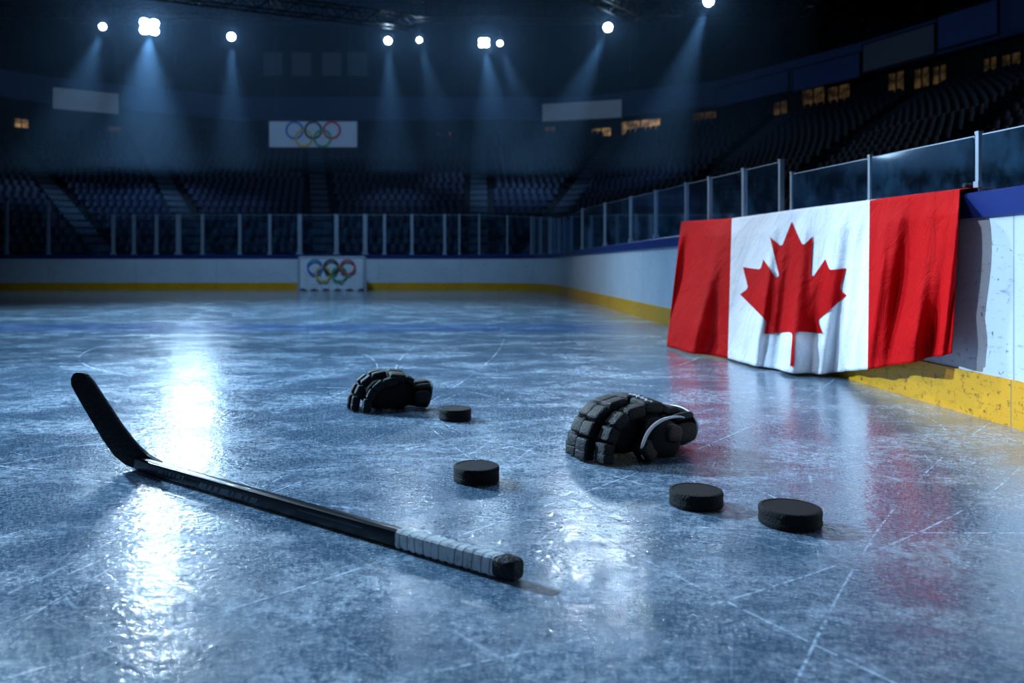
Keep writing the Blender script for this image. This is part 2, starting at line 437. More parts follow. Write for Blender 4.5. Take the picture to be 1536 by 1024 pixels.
for k in range(len(Bk)-1):
    a,b=Bk[k],Bk[k+1]; c,d=Wc[k],Wc[k+1]
    m.add([(a.x,a.y,ZT),(b.x,b.y,ZT),(d.x,d.y,ZT),(c.x,c.y,ZT)],[(0,1,2,3)])
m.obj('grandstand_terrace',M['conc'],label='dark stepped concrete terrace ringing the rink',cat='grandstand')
for k in range(1,len(Fk)-1):
    m=MB(); a=Fk[k];b=Bk[k]; d=(b-a); L=d.length; d.normalize(); ang=math.atan2(d.y,d.x); R=Matrix.Rotation(ang,3,'Z')
    st=L/NR
    for i in range(NR):
        for h in range(2):
            s=(i+.25+h*.5)*st; c=a+d*s; z=rz(i)+.004
            hh=.08+h*.14
            m.box((c.x,c.y,z+hh/2),(st*.5,.7,hh),R)
    m.obj('aisle_stairs',M['stair'],origin=(a.x,a.y,Z0),label='pale concrete aisle steps between seat blocks',cat='stairs',group='aisle stairs of the grandstand')
SW=.30
def seat_geo():
    m=MB()
    w=.255
    m.add([(-w/2,-.02,.24),(w/2,-.02,.24),(w/2,.24,.27),(-w/2,.24,.27),(-w/2,-.02,.20),(w/2,-.02,.20),(w/2,.24,.24),(-w/2,.24,.24)],[(0,1,2,3),(7,6,5,4),(0,4,5,1),(1,5,6,2),(2,6,7,3),(3,7,4,0)])
    xs=[-w/2,-w/4,0,w/4,w/2]; ys=[.02,-.02,-.03,-.02,.02]; zt=[.47,.51,.525,.51,.47]
    vs=[];
    for x,y,z in zip(xs,ys,zt): vs+=[(x,y,.24),(x,y-.05,z),(x,y-.03,.24),(x,y-.08,z)]
    fs=[]
    for i in range(4):
        o=i*4; fs+=[(o,o+1,o+5,o+4),(o+2,o+6,o+7,o+3),(o+1,o+3,o+7,o+5)]
    fs+=[(0,2,3,1),(16,17,19,18)]
    m.add(vs,fs)
    for sx in(-1,1):
        m.box((sx*.10,.04,.11),(.03,.045,.22)); 
    return m
sg=seat_geo(); seat_me=sg.mesh('stadium_seat',[M['seat']])
slots=[]
for k in range(len(Fk)-1):
    for i in range(NR):
        s=(i+.45)/NR
        a=SP(k,s);b=SP(k+1,s); d=b-a; L=d.length; n=int((L-1.1)/SW)
        if n<1: continue
        d.normalize(); face=(SP(k,0).lerp(SP(k+1,0),.5)-SP(k,1).lerp(SP(k+1,1),.5)).normalized()
        nr=Vector((d.y,-d.x)); 
        if nr.dot(face)<0: nr=-nr
        for j in range(n):
            p=a+d*((L-n*SW)/2+(j+.5)*SW)
            if p.y<1: continue
            px=HX+F*p.x/p.y
            if px<-150 or px>1700: continue
            slots.append((p,rz(i),math.atan2(nr.y,nr.x)-math.pi/2,p.length if px<1560 and px>-10 else 999))
slots.sort(key=lambda t:t[3])
for p,z,an,_ in slots[:295]:
    o=bpy.data.objects.new('stadium_seat',seat_me); o.location=(p.x,p.y,z+.002); o.rotation_euler=(0,0,an); col.objects.link(o)
    tag(o,label='empty dark blue plastic stadium seat',cat='seat',group='empty seats of the grandstand')
m=MB()
for p,z,an,_ in slots[295:]:
    ca,sa=math.cos(an),math.sin(an)
    m.add([(p.x+x*ca-y*sa,p.y+x*sa+y*ca,z+.002+zz) for x,y,zz in sg.v],sg.f)
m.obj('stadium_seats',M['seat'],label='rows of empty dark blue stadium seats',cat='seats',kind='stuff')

# ---------------------------------------------------------------- arena shell
def wallstrip(name,z0,z1,mat,push=0.0,**k):
    m=MB()
    for a,b in zip(Wc[:-1],Wc[1:]):
        m.add([(a.x,a.y,z0),(b.x,b.y,z0),(b.x,b.y,z1),(a.x,a.y,z1)],[(0,1,2,3)])
    return m.obj(name,mat,**k)
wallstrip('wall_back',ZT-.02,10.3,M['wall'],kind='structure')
cen=Vector((-5,22))
def inw(p,d): return p+(cen-p).normalized()*d
m=MB()
for a,b in zip(Wc[:-1],Wc[1:]):
    a1,b1=inw(a,.8),inw(b,.8)
    m.add([(a1.x,a1.y,10.3),(b1.x,b1.y,10.3),(b1.x,b1.y,11.7),(a1.x,a1.y,11.7),(a.x,a.y,10.3),(b.x,b.y,10.3),(b.x,b.y,11.7),(a.x,a.y,11.7)],[(0,1,2,3),(4,5,1,0),(3,2,6,7)])
m.obj('trim_1',M['fascia'],kind='structure')
m=MB()
for a,b in zip(Wc[:-1],Wc[1:]):
    n=4
    for i in range(n):
        p=a.lerp(b,(i+.5)/n); m.box((p.x,p.y,14.5),(.5,.5,5.6))
    m.add([(a.x,a.y,11.7),(b.x,b.y,11.7),(b.x*1.1,b.y*1.06,19),(a.x*1.1,a.y*1.06,19)],[(0,1,2,3)])
m.obj('wall_upper',M['wall'],kind='structure')
m=MB(); m.box((-5,22,19.1),(100,90,.2)); 
m.obj('ceiling',M['ceil'],kind='structure')
def onwall(px,curve=Wc):
    dx=(px-HX)/F
    for a,b in zip(curve[:-1],curve[1:]):
        fa=a.x-dx*a.y; fb=b.x-dx*b.y
        if fa*fb<=0 and fa!=fb:
            t=fa/(fa-fb); p=a.lerp(b,t)
            if p.y>0: return p
def wallquad(px0,py0,px1,py1,push,depth=.06):
    a=onwall(px0);b=onwall(px1); a=inw(a,push);b=inw(b,push)
    z0=H+(HY-py1)*(a.y+b.y)/2/F; z1=H+(HY-py0)*(a.y+b.y)/2/F
    d=(b-a); L=d.length; c=(a+b)/2; an=math.atan2(d.y,d.x)
    return c,(z0+z1)/2,L,z1-z0,an
wins=[(20,178,42,192,1),(160,190,182,212,0),(652,198,682,207,1),(735,198,760,214,0),(816,190,834,212,0),(888,192,918,214,1),(933,180,992,206,1),(1040,168,1076,192,0),(1162,152,1184,172,0),(1205,132,1240,165,0),(1243,128,1278,160,0),(1335,108,1360,140,0),(1374,102,1398,132,0),(1402,98,1424,126,0),(1478,86,1500,120,0),(1506,80,1536,114,0)]
for i,(x0,y0,x1,y1,br) in enumerate(wins):
    c,z,L,h,an=wallquad(x0,y0,x1,y1,.12)
    e=empty('window_%d'%(i+1),(c.x,c.y,z),an,kind='structure')
    m=MB(); m.box((0,0,0),(L,.04,h)); m.obj('glazing',M['warm2'] if br else M['warm'],e)
    m=MB()
    for sx in(-.5,0,.5): m.box((sx*L,-.04,0),(.06,.08,h+.06))
    for sz in(-.5,.5): m.box((0,-.04,sz*h),(L+.06,.08,.06))
    m.obj('window_frame',M['darksteel'],e)
def banner(px0,py0,px1,py1,mat,lab,push=1.0):
    c,z,L,h,an=wallquad(px0,py0,px1,py1,push)
    e=empty('banner_board',(c.x,c.y,z),an,label=lab,cat='banner')
    m=MB(); m.box((0,0,0),(L,.06,h)); m.obj('banner_face',mat,e)
    m=MB()
    for s in(-1,1): m.box((0,0,s*h/2),(L+.08,.1,.06)); m.box((s*L/2,0,0),(.06,.1,h))
    m.obj('banner_frame',M['darksteel'],e)
banner(73,135,175,168,M['banner'],'blank pale blue banner on the balcony front')
banner(818,152,940,180,M['banner'],'blank pale banner on the balcony front')
M['banner2']=pmat('banner_blue',(.02,.05,.16),.5,noise=.4,nscale=.8,emis=(.03,.09,.38),estr=.03)  # blue glow added to the banner colour, not a light source
M['banner3']=pmat('banner_slate',(.05,.07,.12),.5,noise=.4,nscale=.8,emis=(.15,.26,.5),estr=.02)  # emission added to lift the slate banner out of the dark
banner(1086,120,1200,150,M['banner2'],'long blue banner on the curved balcony front',1.3)
banner(1206,92,1312,128,M['banner2'],'long blue banner on the curved balcony front',1.3)
banner(1316,52,1430,96,M['banner3'],'grey blue banner on the curved balcony front',1.3)
banner(1434,12,1530,64,M['banner2'],'blue banner on the curved balcony front',1.3)
for (x0,x1) in ((395,425),(437,468),(483,513),(521,552)):
    a=P(x0,115,50);b=P(x1,78,50)
    e=empty('display_panel',((a.x+b.x)/2,50,(a.z+b.z)/2),label='grey panel with an added faint glow, hung high in the dark',cat='panel',group='faintly glowing hanging panels')
    w=b.x-a.x;h=b.z-a.z
    m=MB(); m.box((0,0,0),(w,.08,h)); m.obj('panel_face',M['panel'],e)
    m=MB()
    for s in(-1,1): m.box((0,-.02,s*h/2),(w+.1,.12,.08)); m.box((s*w/2,-.02,0),(.08,.12,h)); m.beam((s*w*.4,0,h/2),(s*w*.4,0,18.95-e.location.z),.03)
    m.obj('panel_frame',M['darksteel'],e)

# ---------------------------------------------------------------- ring emblem
def rings(parent,W,y,zc,name='ring_emblem'):
    r=W/6.6; m=MB(); th=r*.13
    cs=[(-2.3,.0),(-1.15,-1.0),(0,0),(1.15,-1.0),(2.3,0)]
    for i,(cx,cz) in enumerate(cs):
        n=40; vs=[]
        for rr in (r-th,r+th):
            for yy in (0,-.012-.002*i):
                for k in range(n):
                    a=2*math.pi*k/n; vs.append((cx*r+rr*math.cos(a),y+yy,zc+(cz+.5)*r+rr*math.sin(a)))
        fs=[]
        for k in range(n):
            j=(k+1)%n
            fs.append((n+k,n+j,3*n+j,3*n+k)); fs.append((k,j,n+j,n+k)); fs.append((2*n+k,3*n+k,3*n+j,2*n+j))
        m.add(vs,fs,i)
    return m.obj(name,RINGS,parent,label='five interlocking coloured rings')
Ys=34.5; a=P(403,222,Ys); b=P(537,181,Ys)
e=empty('hanging_sign',((a.x+b.x)/2,Ys,(a.z+b.z)/2),label='pale hanging banner with five coloured rings',cat='sign')
w=b.x-a.x;h=b.z-a.z
m=MB(); m.box((0,0,0),(w,.06,h)); m.obj('sign_panel',M['banner'],e)
rings(e,w*.60,-.035,0)
m=MB()
for s in(-1,1):
    m.box((0,0,s*h/2),(w+.1,.1,.07)); m.box((s*w/2,0,0),(.07,.1,h)); m.beam((s*w*.42,0,h/2),(s*w*.42,0,11.3-e.location.z),.02)
m.obj('sign_frame',M['darksteel'],e)

# ---------------------------------------------------------------- goal
Yg=23.0; a=P(448,435.5,Yg); b=P(548,386,Yg); w=b.x-a.x; h=b.z
e=empty('hockey_goal',((a.x+b.x)/2,Yg,0),label='hockey goal covered by a white sheet with coloured rings',cat='goal')
m=MB()
m.tube([(-w/2,0,0),(-w/2,0,h-.04),(-w/2+.04,0,h),(w/2-.04,0,h),(w/2,0,h-.04),(w/2,0,0)],[.035]*6,10)
m.tube([(-w/2,0,.03),(-w/2+.1,.6,.03),(w/2-.1,.6,.03),(w/2,0,.03)],[.025]*4,8)
m.tube([(-w/2,0,h),(-w/2+.25,.35,h-.02),(w/2-.25,.35,h-.02),(w/2,0,h)],[.02]*4,8)
m.obj('goal_frame',M['post'],e,smooth=50)
m=MB(); n=18
for i in range(n+1):
    x=-w/2+.1+(w-.2)*i/n; m.beam((x,.6,.03),(x*.85,.35,h-.02),.006)
for j in range(1,9):
    t=j/9; y=.6-.25*t; z=.03+(h-.05)*t; m.beam((-w/2+.1,y,z),(w/2-.1,y,z),.006)
for s in(-1,1):
    for j in range(1,7):
        t=j/7; m.beam((s*w/2,.0,h*t),(s*(w/2-.15),.6-.25*t,h*t),.006)
        m.beam((s*(w/2-.12*t),.5*t,.03),(s*(w/2-.2*t),.33*t,h-.02),.006)
m.obj('goal_net',M['net'],e)
m=MB(); nx=48; nz=10; vs=[]; fs=[]
for j in range(nz+1):
    t=j/nz
    for i in range(nx+1):
        u=i/nx; x=-w/2+.05+(w-.1)*u
        z=h-.03-(h-.06)*t+ (0.03*math.sin(u*34)*t if j==nz else 0)
        vs.append((x,-.05-.03*t*(1+math.sin(u*55)) ,z))
for j in range(nz):
    for i in range(nx): o=j*(nx+1)+i; fs.append((o,o+1,o+nx+2,o+nx+1))
m.add(vs,fs); m.obj('goal_sheet',M['bannerw'],e,smooth=60)
rings(e,w*.70,-.125,h*.60)

# ---------------------------------------------------------------- flag
import bisect
KA=[1022,1060,1098,1150,1200,1250,1305,1370,1440]
KT=[333,331,328,321,314,308,301,293,285]
KBx=[1000,1046,1092,1147,1198,1247,1302,1366,1428]
KBy=[519,528,537,548,556,557,551,540,528]
KX=[None]*5+[2.33,2.33,2.32,2.31]
top=[];bot=[]
for i,aa in enumerate(KA):
    Yt=F*2.345/(aa-HX); top.append(Vector((2.345,Yt,H+(HY-KT[i])*Yt/F)))
    if KX[i] is None: bot.append(G(KBx[i],KBy[i],.012))
    else:
        Yb=F*KX[i]/(KBx[i]-HX); bot.append(Vector((KX[i],Yb,H+(HY-KBy[i])*Yb/F)))
def lerpk(K,vals,a):
    i=min(max(bisect.bisect_right(K,a)-1,0),len(K)-2); t=(a-K[i])/(K[i+1]-K[i])
    p0=vals[max(i-1,0)];p1=vals[i];p2=vals[i+1];p3=vals[min(i+2,len(K)-1)]
    return .5*((2*p1)+(p2-p0)*t+(2*p0-5*p1+4*p2-p3)*t*t+(3*p1-p0-3*p2+p3)*t**3)
def sm(a,b,x):
    t=min(1,max(0,(x-a)/(b-a))); return t*t*(3-2*t)
def flagpt(a,v,lift=0.0):
    T=lerpk(KA,top,a); B=lerpk(KA,bot,a)
    if v<0:
        d=-v
        if d<1: 
            p=T+Vector((.16*d,0,.012*math.sin(d*3.1)))
        else: p=T+Vector((.165,0,-.12*(d-1)))
        p.z+=lift; return p
    p=T.lerp(B,v)
    w=(.34+.66*v)*min(1,v*7)*(1-.25*sm(.8,1,v))
    s0=a+18*v
    k=1-sm(1060,1130,a)
    f=.5+.5*math.sin(s0*.105+1.2*math.sin(s0*.031)+v*.9)
    f2=.5+.5*math.sin(s0*.25+3.0*v+1.6*math.sin(s0*.043))
    f3=.5+.5*math.sin(a*.040-v*3.6+1.3)
    f4=.5+.5*math.sin(a*.075+v*6.5)
    kr=sm(1290,1330,a)
    sc=p.y/4.5
    amp=(.046+.025*k+.024*kr)*min(sc,1.6)
    off=w*(amp*f**1.5+.016*f2+.045*f3+(.040*f4)*(.4+.6*kr))+.01*v
    off-= .05*v*k
    s=1-(off+lift)/p.x
    p.x*=s; p.y*=s
    p.z+=(s-1)*(H-p.z)*sm(.6,1,v)*-.4
    p.z=max(p.z,.006)
    return p
NA=320; NV=56
vs=[];fs=[];mi=[]
al=[1022+(1440-1022)*i/NA for i in range(NA+1)]
for tgt in (1098,1305):
    k=min(range(NA+1),key=lambda i:abs(al[i]-tgt)); al[k]=tgt
vl=[-1.6,-1.2,-1.0,-.6,-.3,-.1]+[ (j/NV) for j in range(NV+1)]
for v in vl:
    for a_ in al: vs.append(flagpt(a_,v))
W_=NA+1
for j in range(len(vl)-1):
    for i in range(NA):
        o=j*W_+i; fs.append((o,o+1,o+W_+1,o+W_)); am=(al[i]+al[i+1])/2
        mi.append(0 if (am<1098 or am>1305) else 1)
flag=empty('flag',(2.35,5.6,1.045),label='red and white flag draped over the rink boards',cat='flag')
def sub(v): return [tuple(Vector(x)-Vector(flag.location)) for x in v]
m=MB(); m.v=sub(vs); m.f=fs; m.m=mi
fo=m.obj('flag_cloth',[M['red'],M['white']],flag,smooth=80)
sol=fo.modifiers.new('s','SOLIDIFY'); sol.thickness=.004; sol.offset=0
half=[(-70,2030),(-38,1167),(-66,1095),(-156,1069),(-1015,1220),(-899,900),(-919,827),(-1860,65),(-1648,-34),(-1614,-113),(-1800,-685),(-1258,-570),(-1185,-608),(-1080,-855),(-657,-401),(-546,-458),(-750,-1510),(-423,-1321),(-332,-1348),(0,-2000)]
leaf=half+[(-x,y) for x,y in reversed(half[:-1])]
import bmesh
bm=bmesh.new()
def leafpx(x,y): 
    X=1190+x*80/1860-(5*max(0,(y-1100)/930)**1.5 if y>1100 else 0)+ (y/2000)*1.0
    Y_=330+(y+2000)*216/4030
    return (X+2.4*math.sin(Y_*.05),Y_+2.8*math.sin(X*.065))
bv=[]
for x,y in leaf:
    px,py=leafpx(x,y); bv.append(bm.verts.new((px,py,0)))
bm.faces.new(bv)
for i in range(1,110):
    px=1106+i*172/110
    g=bm.verts[:]+bm.edges[:]+bm.faces[:]; bmesh.ops.bisect_plane(bm,geom=g,plane_co=(px,0,0),plane_no=(1,0,0))
for i in range(1,56):
    py=326+i*226/56
    g=bm.verts[:]+bm.edges[:]+bm.faces[:]; bmesh.ops.bisect_plane(bm,geom=g,plane_co=(0,py,0),plane_no=(0,1,0))
bmesh.ops.triangulate(bm,faces=bm.faces[:])
Kt=[float(x) for x in KT]; Kb=[float(x) for x in KBy]
for v in bm.verts:
    px,py=v.co.x,v.co.y
    yt=lerpk(KA,Kt,px); yb=lerpk(KA,Kb,px); t=(py-yt)/(yb-yt); a_=px
    for _ in range(6):
        q=flagpt(a_,t); qy=HY-(q.z-H)*F/q.y; t+= .8*(py-qy)/(yb-yt); a_+=.8*(px-(HX+q.x*F/q.y))
    v.co=flagpt(a_,min(t,.99),.007)-Vector(flag.location)
me=bpy.data.meshes.new('maple_leaf'); bm.to_mesh(me); bm.free(); me.materials.append(M['leaf'])
me.polygons.foreach_set('use_smooth',[True]*len(me.polygons))
lo=bpy.data.objects.new('maple_leaf',me); col.objects.link(lo); lo.parent=flag; lo['label']='red maple leaf emblem'

# ---------------------------------------------------------------- pucks
def puck(px,py,dia,th,lab,rot=0):
    p=G(px,py); r=dia/2; b=.006
    m=MB(); prof=[(r-b,0),(r-b*.3,b*.3),(r,b),(r+.0005,th*.3),(r-.0008,th*.33),(r-.0008,th*.67),(r+.0005,th*.7),(r,th-b),(r-b*.3,th-b*.3),(r-b,th),(r*.86,th),(r*.85,th-.0012),(r*.3,th-.0012)]
    m.lathe(prof,64)
    o=m.obj('hockey_puck',M['rubber'],smooth=35,label=lab,cat='puck',group='pucks on the ice'); o.location=(p.x,p.y,.0005); o.rotation_euler=(0,0,rot)
puck(1185,785,.164,.047,'black rubber puck standing alone on scratched ice')
puck(1044,757,.154,.046,'black rubber puck beside another puck on ice',.7)
puck(714.5,720,.150,.050,'black rubber puck on ice near the stick',1.9)
puck(682.5,628.5,.148,.052,'small looking black puck on ice beside a glove',2.8)

# ---------------------------------------------------------------- stick
H0=Vector((-1.14,2.75)); B0=Vector((.112,1.775))
d2=(B0-H0); SL=d2.length; d2.normalize(); ang=math.atan2(d2.y,d2.x)
st=empty('hockey_stick',(H0.x,H0.y,0),ang,label='black hockey stick with pale grip tape lying on the ice',cat='hockey stick')
def rsec(x,w,h,zc,r=.3,tilt=0):
    pts=[]
    for (sy,sz) in ((1,1),(-1,1),(-1,-1),(1,-1)):
        base={(1,1):0,(-1,1):90,(-1,-1):180,(1,-1):270}[(sy,sz)]
        rr=r*min(w,h)/2*1.2
        for a in (0,30,60,90):
            an=math.radians(base+a)
            yy=sy*(w/2-rr)+rr*math.cos(an); zz=sz*(h/2-rr)+rr*math.sin(an)
            pts.append((x+tilt*yy,yy,zc+zz))
    return pts
def loft(m,secs,mi=0):
    n=len(secs[0]); vs=[p for s in secs for p in s]; fs=[]
    for i in range(len(secs)-1):
        for k in range(n):
            fs.append((i*n+k,i*n+(k+1)%n,(i+1)*n+(k+1)%n,(i+1)*n+k))
    fs.append(tuple(range(n-1,-1,-1))); fs.append(tuple((len(secs)-1)*n+k for k in range(n)))
    m.add(vs,fs,mi)
sw,sh=.035,.043
m=MB(); loft(m,[rsec(-.01,.012,.030,.026),rsec(.01,.018,.038,.026),rsec(.06,sw*.85,.043,.025)]+[rsec(x,sw,sh,sh/2+.002) for x in (.14,.4,.8,SL*.78,SL*.965)])
m.obj('shaft',M['stick'],st,smooth=40)
def gbar(x0,x1,z0,z1,sl):
    m=MB(); y=-sw/2-.0006
    m.add([(x0,y,z0),(x1,y,z0),(x1+sl,y,z1),(x0+sl,y,z1)],[(0,1,2,3)])
    m.obj('shaft_mark',M['graphic'],st,label='worn pale marking on the shaft')
x=.17
for wd in (.03,.008,.018,.008,.022,.01): gbar(x,x+wd,.020,.034,.008); x+=wd+.010
x=.40
for wd in (.035,.012,.02,.04,.010,.028,.012,.03): gbar(x,x+wd,.013,.029,.012); x+=wd+.014
gbar(.17,.34,.011,.013,0); gbar(.87,1.12,.029,.031,0)
m=MB(); secs=[]; x0=SL*.785; x1=SL*.976; NWR=13
for i in range(NWR):
    a=x0+(x1-x0)*i/NWR; b=x0+(x1-x0)*(i+1)/NWR; g=.001+.003*(i/NWR)
    j1=random.uniform(-.003,.003)
    secs.append(rsec(a+j1,sw+g+.006,sh+g+.005,(sh+g)/2+.003,.5,.35)); secs.append(rsec(b-.002+j1*.3,sw+g+.001,sh+g,(sh+g)/2+.002,.5,.35))
loft(m,secs); m.obj('grip_tape',M['tape'],st,smooth=20)
m=MB(); loft(m,[rsec(SL*.970,sw+.006,sh+.004,(sh+.007)/2+.001,.5,.35),rsec(SL*.978,sw+.012,sh+.008,(sh+.009)/2+.001,.5,.15),rsec(SL*.998,sw+.010,sh+.007,(sh+.008)/2+.001,.5),rsec(SL*1.003,sw+.002,sh-.002,(sh+.006)/2+.003,.5)])
m.obj('end_knob',M['blade'],st,smooth=40,label='black taped knob')
inv=Matrix.Translation(Vector((H0.x,H0.y,0)))@Matrix.Rotation(ang,4,'Z'); inv=inv.inverted()
kk=2.8/F
cl=[(240,700,8,-.045),(230,697,10,-.03),(220,693.5,12,-.012),(210,689,14.5,0),(199,682.5,17,.005),(186,670.5,18.5,.015),(170,649,18,.03),(155,625,17.5,.05),(140,601,17,.075),(128,581.5,16.5,.095),(120,569.5,15,.108),(115.5,563,10,.114),(113.5,559.5,3,.117)]
m=MB(); secs=[]
pts=[Vector(((x-HX)*kk,0,H-(y-HY)*kk)) for x,y,w_,_ in cl]
for i,(x,y,wd,dy) in enumerate(cl):
    t=(pts[min(i+1,len(pts)-1)]-pts[max(i-1,0)]).normalized(); nrm=Vector((-t.z,0,t.x))
    hw=wd*kk; th=.012 if i<4 else .0085
    Yc=2.755+dy
    c=pts[i]+Vector((0,Yc,0)); sec=[]
    c.x*=Yc/2.8; c.z=H+(c.z-H)*Yc/2.8
    for (a_,b_) in ((1,-.6),(1,.6),(.92,1),(0,1),(-.92,1),(-1,.6),(-1,-.6),(-.92,-1),(0,-1),(.92,-1)):
        q=c+nrm*(hw*a_)+Vector((0,th*b_,0)); q.z=max(q.z,.001); sec.append(inv@q)
    secs.append(sec)
loft(m,secs); m.obj('blade',M['blade'],st,smooth=50,label='black taped blade standing on its heel')

# ---------------------------------------------------------------- gloves
def glove(loc,rotz,sc,ts,lab,bright=True,logo=True):
    g=empty('hockey_glove',loc,rotz,label=lab,cat='glove',group='hockey gloves on the ice'); g.scale=(sc[0],sc[1],sc[2])
    Ry=lambda a: Matrix.Rotation(a,3,'Y')
    prof=[(-.040,.203,-10,.088),(-.115,.172,-36,.073),(-.160,.118,-62,.062),(-.184,.062,-80,.052),(-.190,.025,-88,.040)]
    ys=[-.102,-.034,.034,.102]
    for fi,y in enumerate(ys):
        m=MB(); k=(.0,.016,.006,-.030)[fi] if ts<0 else (-.030,.006,.016,0)[fi]
        dz=(-.020,0,0,-.028)[fi] if ts<0 else (-.028,0,0,-.020)[fi]
        for j,(x,z,a,ln) in enumerate(prof):
            m.sup((x-k*1.7,y*(1+.16*j/4),max(z+dz*(1-j/4),.024)),(ln*1.01,.065,.052),Ry(math.radians(a)),.28,.40)
        m.sup((-.09-k,y,.105),(.14,.056,.16),Ry(math.radians(-45)),.8,.8,mi=1)
        m.obj('finger',[M['glove'],M['glove2']],g,smooth=60)
    m=MB()
    m.sup((.055,-.078,.200),(.100,.092,.050),Matrix.Rotation(.14,3,'X')@Ry(math.radians(6)),.26,.4)
    m.sup((.055,.022,.208),(.100,.098,.050),Ry(math.radians(6)),.26,.4)
    m.sup((.055,.102,.183),(.100,.062,.050),Matrix.Rotation(-.5,3,'X')@Ry(math.radians(6)),.26,.4)
    m.sup((.135,-.045,.178),(.056,.12,.042),Ry(math.radians(24)),.35,.5)
    m.sup((.135,.07,.172),(.056,.09,.042),Ry(math.radians(24)),.35,.5)
    m.obj('back_pad',M['glove'],g,smooth=60)
    m=MB(); m.sup((-.005,0,.105),(.30,.225,.20),None,.6,.7); m.sup((.10,0,.095),(.2,.2,.16),None,.7,.8)
    m.obj('palm',M['glove2'],g,smooth=60)
    if logo:
        m=MB(); pth=[]
        for i in range(41):
            t=i/40; pth.append((.040+.012*math.sin(t*34)*(1 if i%9 else .2),-.118+.125*t,.2345-.075*max(0,.55-t)*.35))
        m.tube(pth,[.003]*41,6); m.obj('logo',M['piping'],g,label='small white script mark')
    m=MB(); s=ts
    Rz=Matrix.Rotation(s*-.2,3,'Z')
    m.sup((.065,s*.146,.080),(.215,.080,.150),Rz@Ry(math.radians(20)),.6,.7,mi=1)
    m.sup((.095,s*.168,.098),(.10,.052,.075),Rz@Ry(math.radians(14)),.45,.6,mi=0)
    m.sup((-.030,s*.160,.045),(.09,.07,.08),Rz@Ry(math.radians(50)),.4,.6)
    m.obj('thumb',[M['glove'],M['glove2']],g,smooth=60)
    m=MB(); pth=[]
    for i in range(29):
        t=i/28; a=math.radians(62+175*t)
        ca,sa=math.cos(a),math.sin(a); ca=math.copysign(abs(ca)**.8,ca); sa=math.copysign(abs(sa)**.85,sa)
        pth.append((.052+.112*ca+.03*sa,s*(.186+.008*sa),max(.01,.084+.084*sa)))
    m.tube(pth,[.003+.0045*math.sin(math.pi*i/28) for i in range(29)],8); 
    m.obj('piping',M['piping'] if bright else M['glove2'],g,smooth=60,label='white piping round the thumb' if bright else 'dark piping')
    m=MB(); n=36; cs_=1.0 if bright else .86
    secs=[(.12,.095,.070,.088),(.17,.09,.064,.080),(.17+.05*cs_,.112,.070,.076),(.17+.105*cs_,.130,.080,.080)]
    vs=[];fs=[]
    for inner in (0,1):
        for (x,ry,rzz,zc) in (secs if not inner else secs[::-1]):
            for k in range(n):
                a=2*math.pi*k/n; q=.018*inner
                vs.append((x+.02*math.sin(a),(ry-q)*math.cos(a),max(.004+q,zc+(rzz-q)*math.sin(a))))
    for i in range(7):
        for k in range(n): fs.append((i*n+k,i*n+(k+1)%n,(i+1)*n+(k+1)%n,(i+1)*n+k))
    m.add(vs,fs,0); m.m=[0 if i<4*n else 1 for i in range(len(m.f))]
    m.obj('cuff',[M['glove2'],M['lining']],g,smooth=50)
    m=MB(); xc=.17+.055*cs_
    for i,(y,zz,rx) in enumerate(((-.080,.126,32),(0,.148,0),(.080,.126,-32))):
        m.sup((xc,y,zz),(.12*cs_,.090,.038),Matrix.Rotation(math.radians(rx*-1),3,'X')@Ry(math.radians(-4)),.5,.7)
    for s2 in(-1,1): m.sup((xc-.007,s2*.120,.078),(.12*cs_,.036,.085),None,.5,.7)
    m.obj('cuff_pad',M['glove'],g,smooth=60)
    xe=.172+.105*cs_
    m=MB(); pth=[(xe+.02*math.sin(2*math.pi*k/40),.130*math.cos(2*math.pi*k/40),max(.008,.080+.080*math.sin(2*math.pi*k/40))) for k in range(40)]
    m.tube(pth,[.0045]*40,6,closed=True); m.obj('cuff_binding',M['piping'] if bright else M['lining'],g,smooth=60,label='pale binding round the cuff opening')
    return g
glove((.585,3.02,0.0),math.radians(31),(.97,.96,.91),-1,'black padded hockey glove with white piping, palm down')
glove((-.395,3.93,0.0),math.radians(14),(.78,.76,.82),1,'black padded hockey glove lying palm down beside a puck',False,False)

# ---------------------------------------------------------------- trusses & lamps
def truss(name,p,q,h,r,lab):
    p=Vector(p);q=Vector(q); L=(q-p).length; d=(q-p)/L; n=int(L/h); side=Vector((-d.y,d.x,0))*h*.5; up=Vector((0,0,h))
    c=(p+q)/2; m=MB()
    ch=[-side,side,up-side,up+side]
    for o in ch: m.beam(p-c+o,q-c+o,r)
    for i in range(n):
        a=p-c+d*(L*i/n); b=p-c+d*(L*(i+1)/n)
        for u,v in ((ch[0],ch[2]),(ch[1],ch[3]),(ch[2],ch[3]),(ch[0],ch[1])):
            if i%2: u,v=v,u
            m.beam(a+u,b+v,r*.6)
        m.beam(a+ch[0],a+ch[2],r*.6); m.beam(a+ch[1],a+ch[3],r*.6)
    for t in (.2,.5,.8):
        a=p-c+(q-p)*t+up; m.beam(a,a+Vector((0,0,18.9-(p.z+(q.z-p.z)*t+h))),r*.5)
    m.obj(name,M['darksteel'],origin=None,label=lab,cat='truss').location=c
truss('lighting_truss',(-22,30,9.98),(14,30,9.98),.55,.035,'long black lattice truss carrying stage lamps')
truss('lighting_truss',(-20,35,11.4),(18,35,11.4),.6,.035,'black lattice truss under the dark ceiling')
truss('lighting_truss',(-11,24,8.95),(-2,29,9.3),.45,.03,'short diagonal black truss')
truss('lighting_truss',(3.6,25,9.2),(6.5,29.4,9.6),.5,.035,'diagonal black lattice truss')
truss('lighting_truss',(10,20,9.5),(12,29,9.5),.5,.035,'diagonal black lattice truss high up')
LC=(.36,.66,1.0)
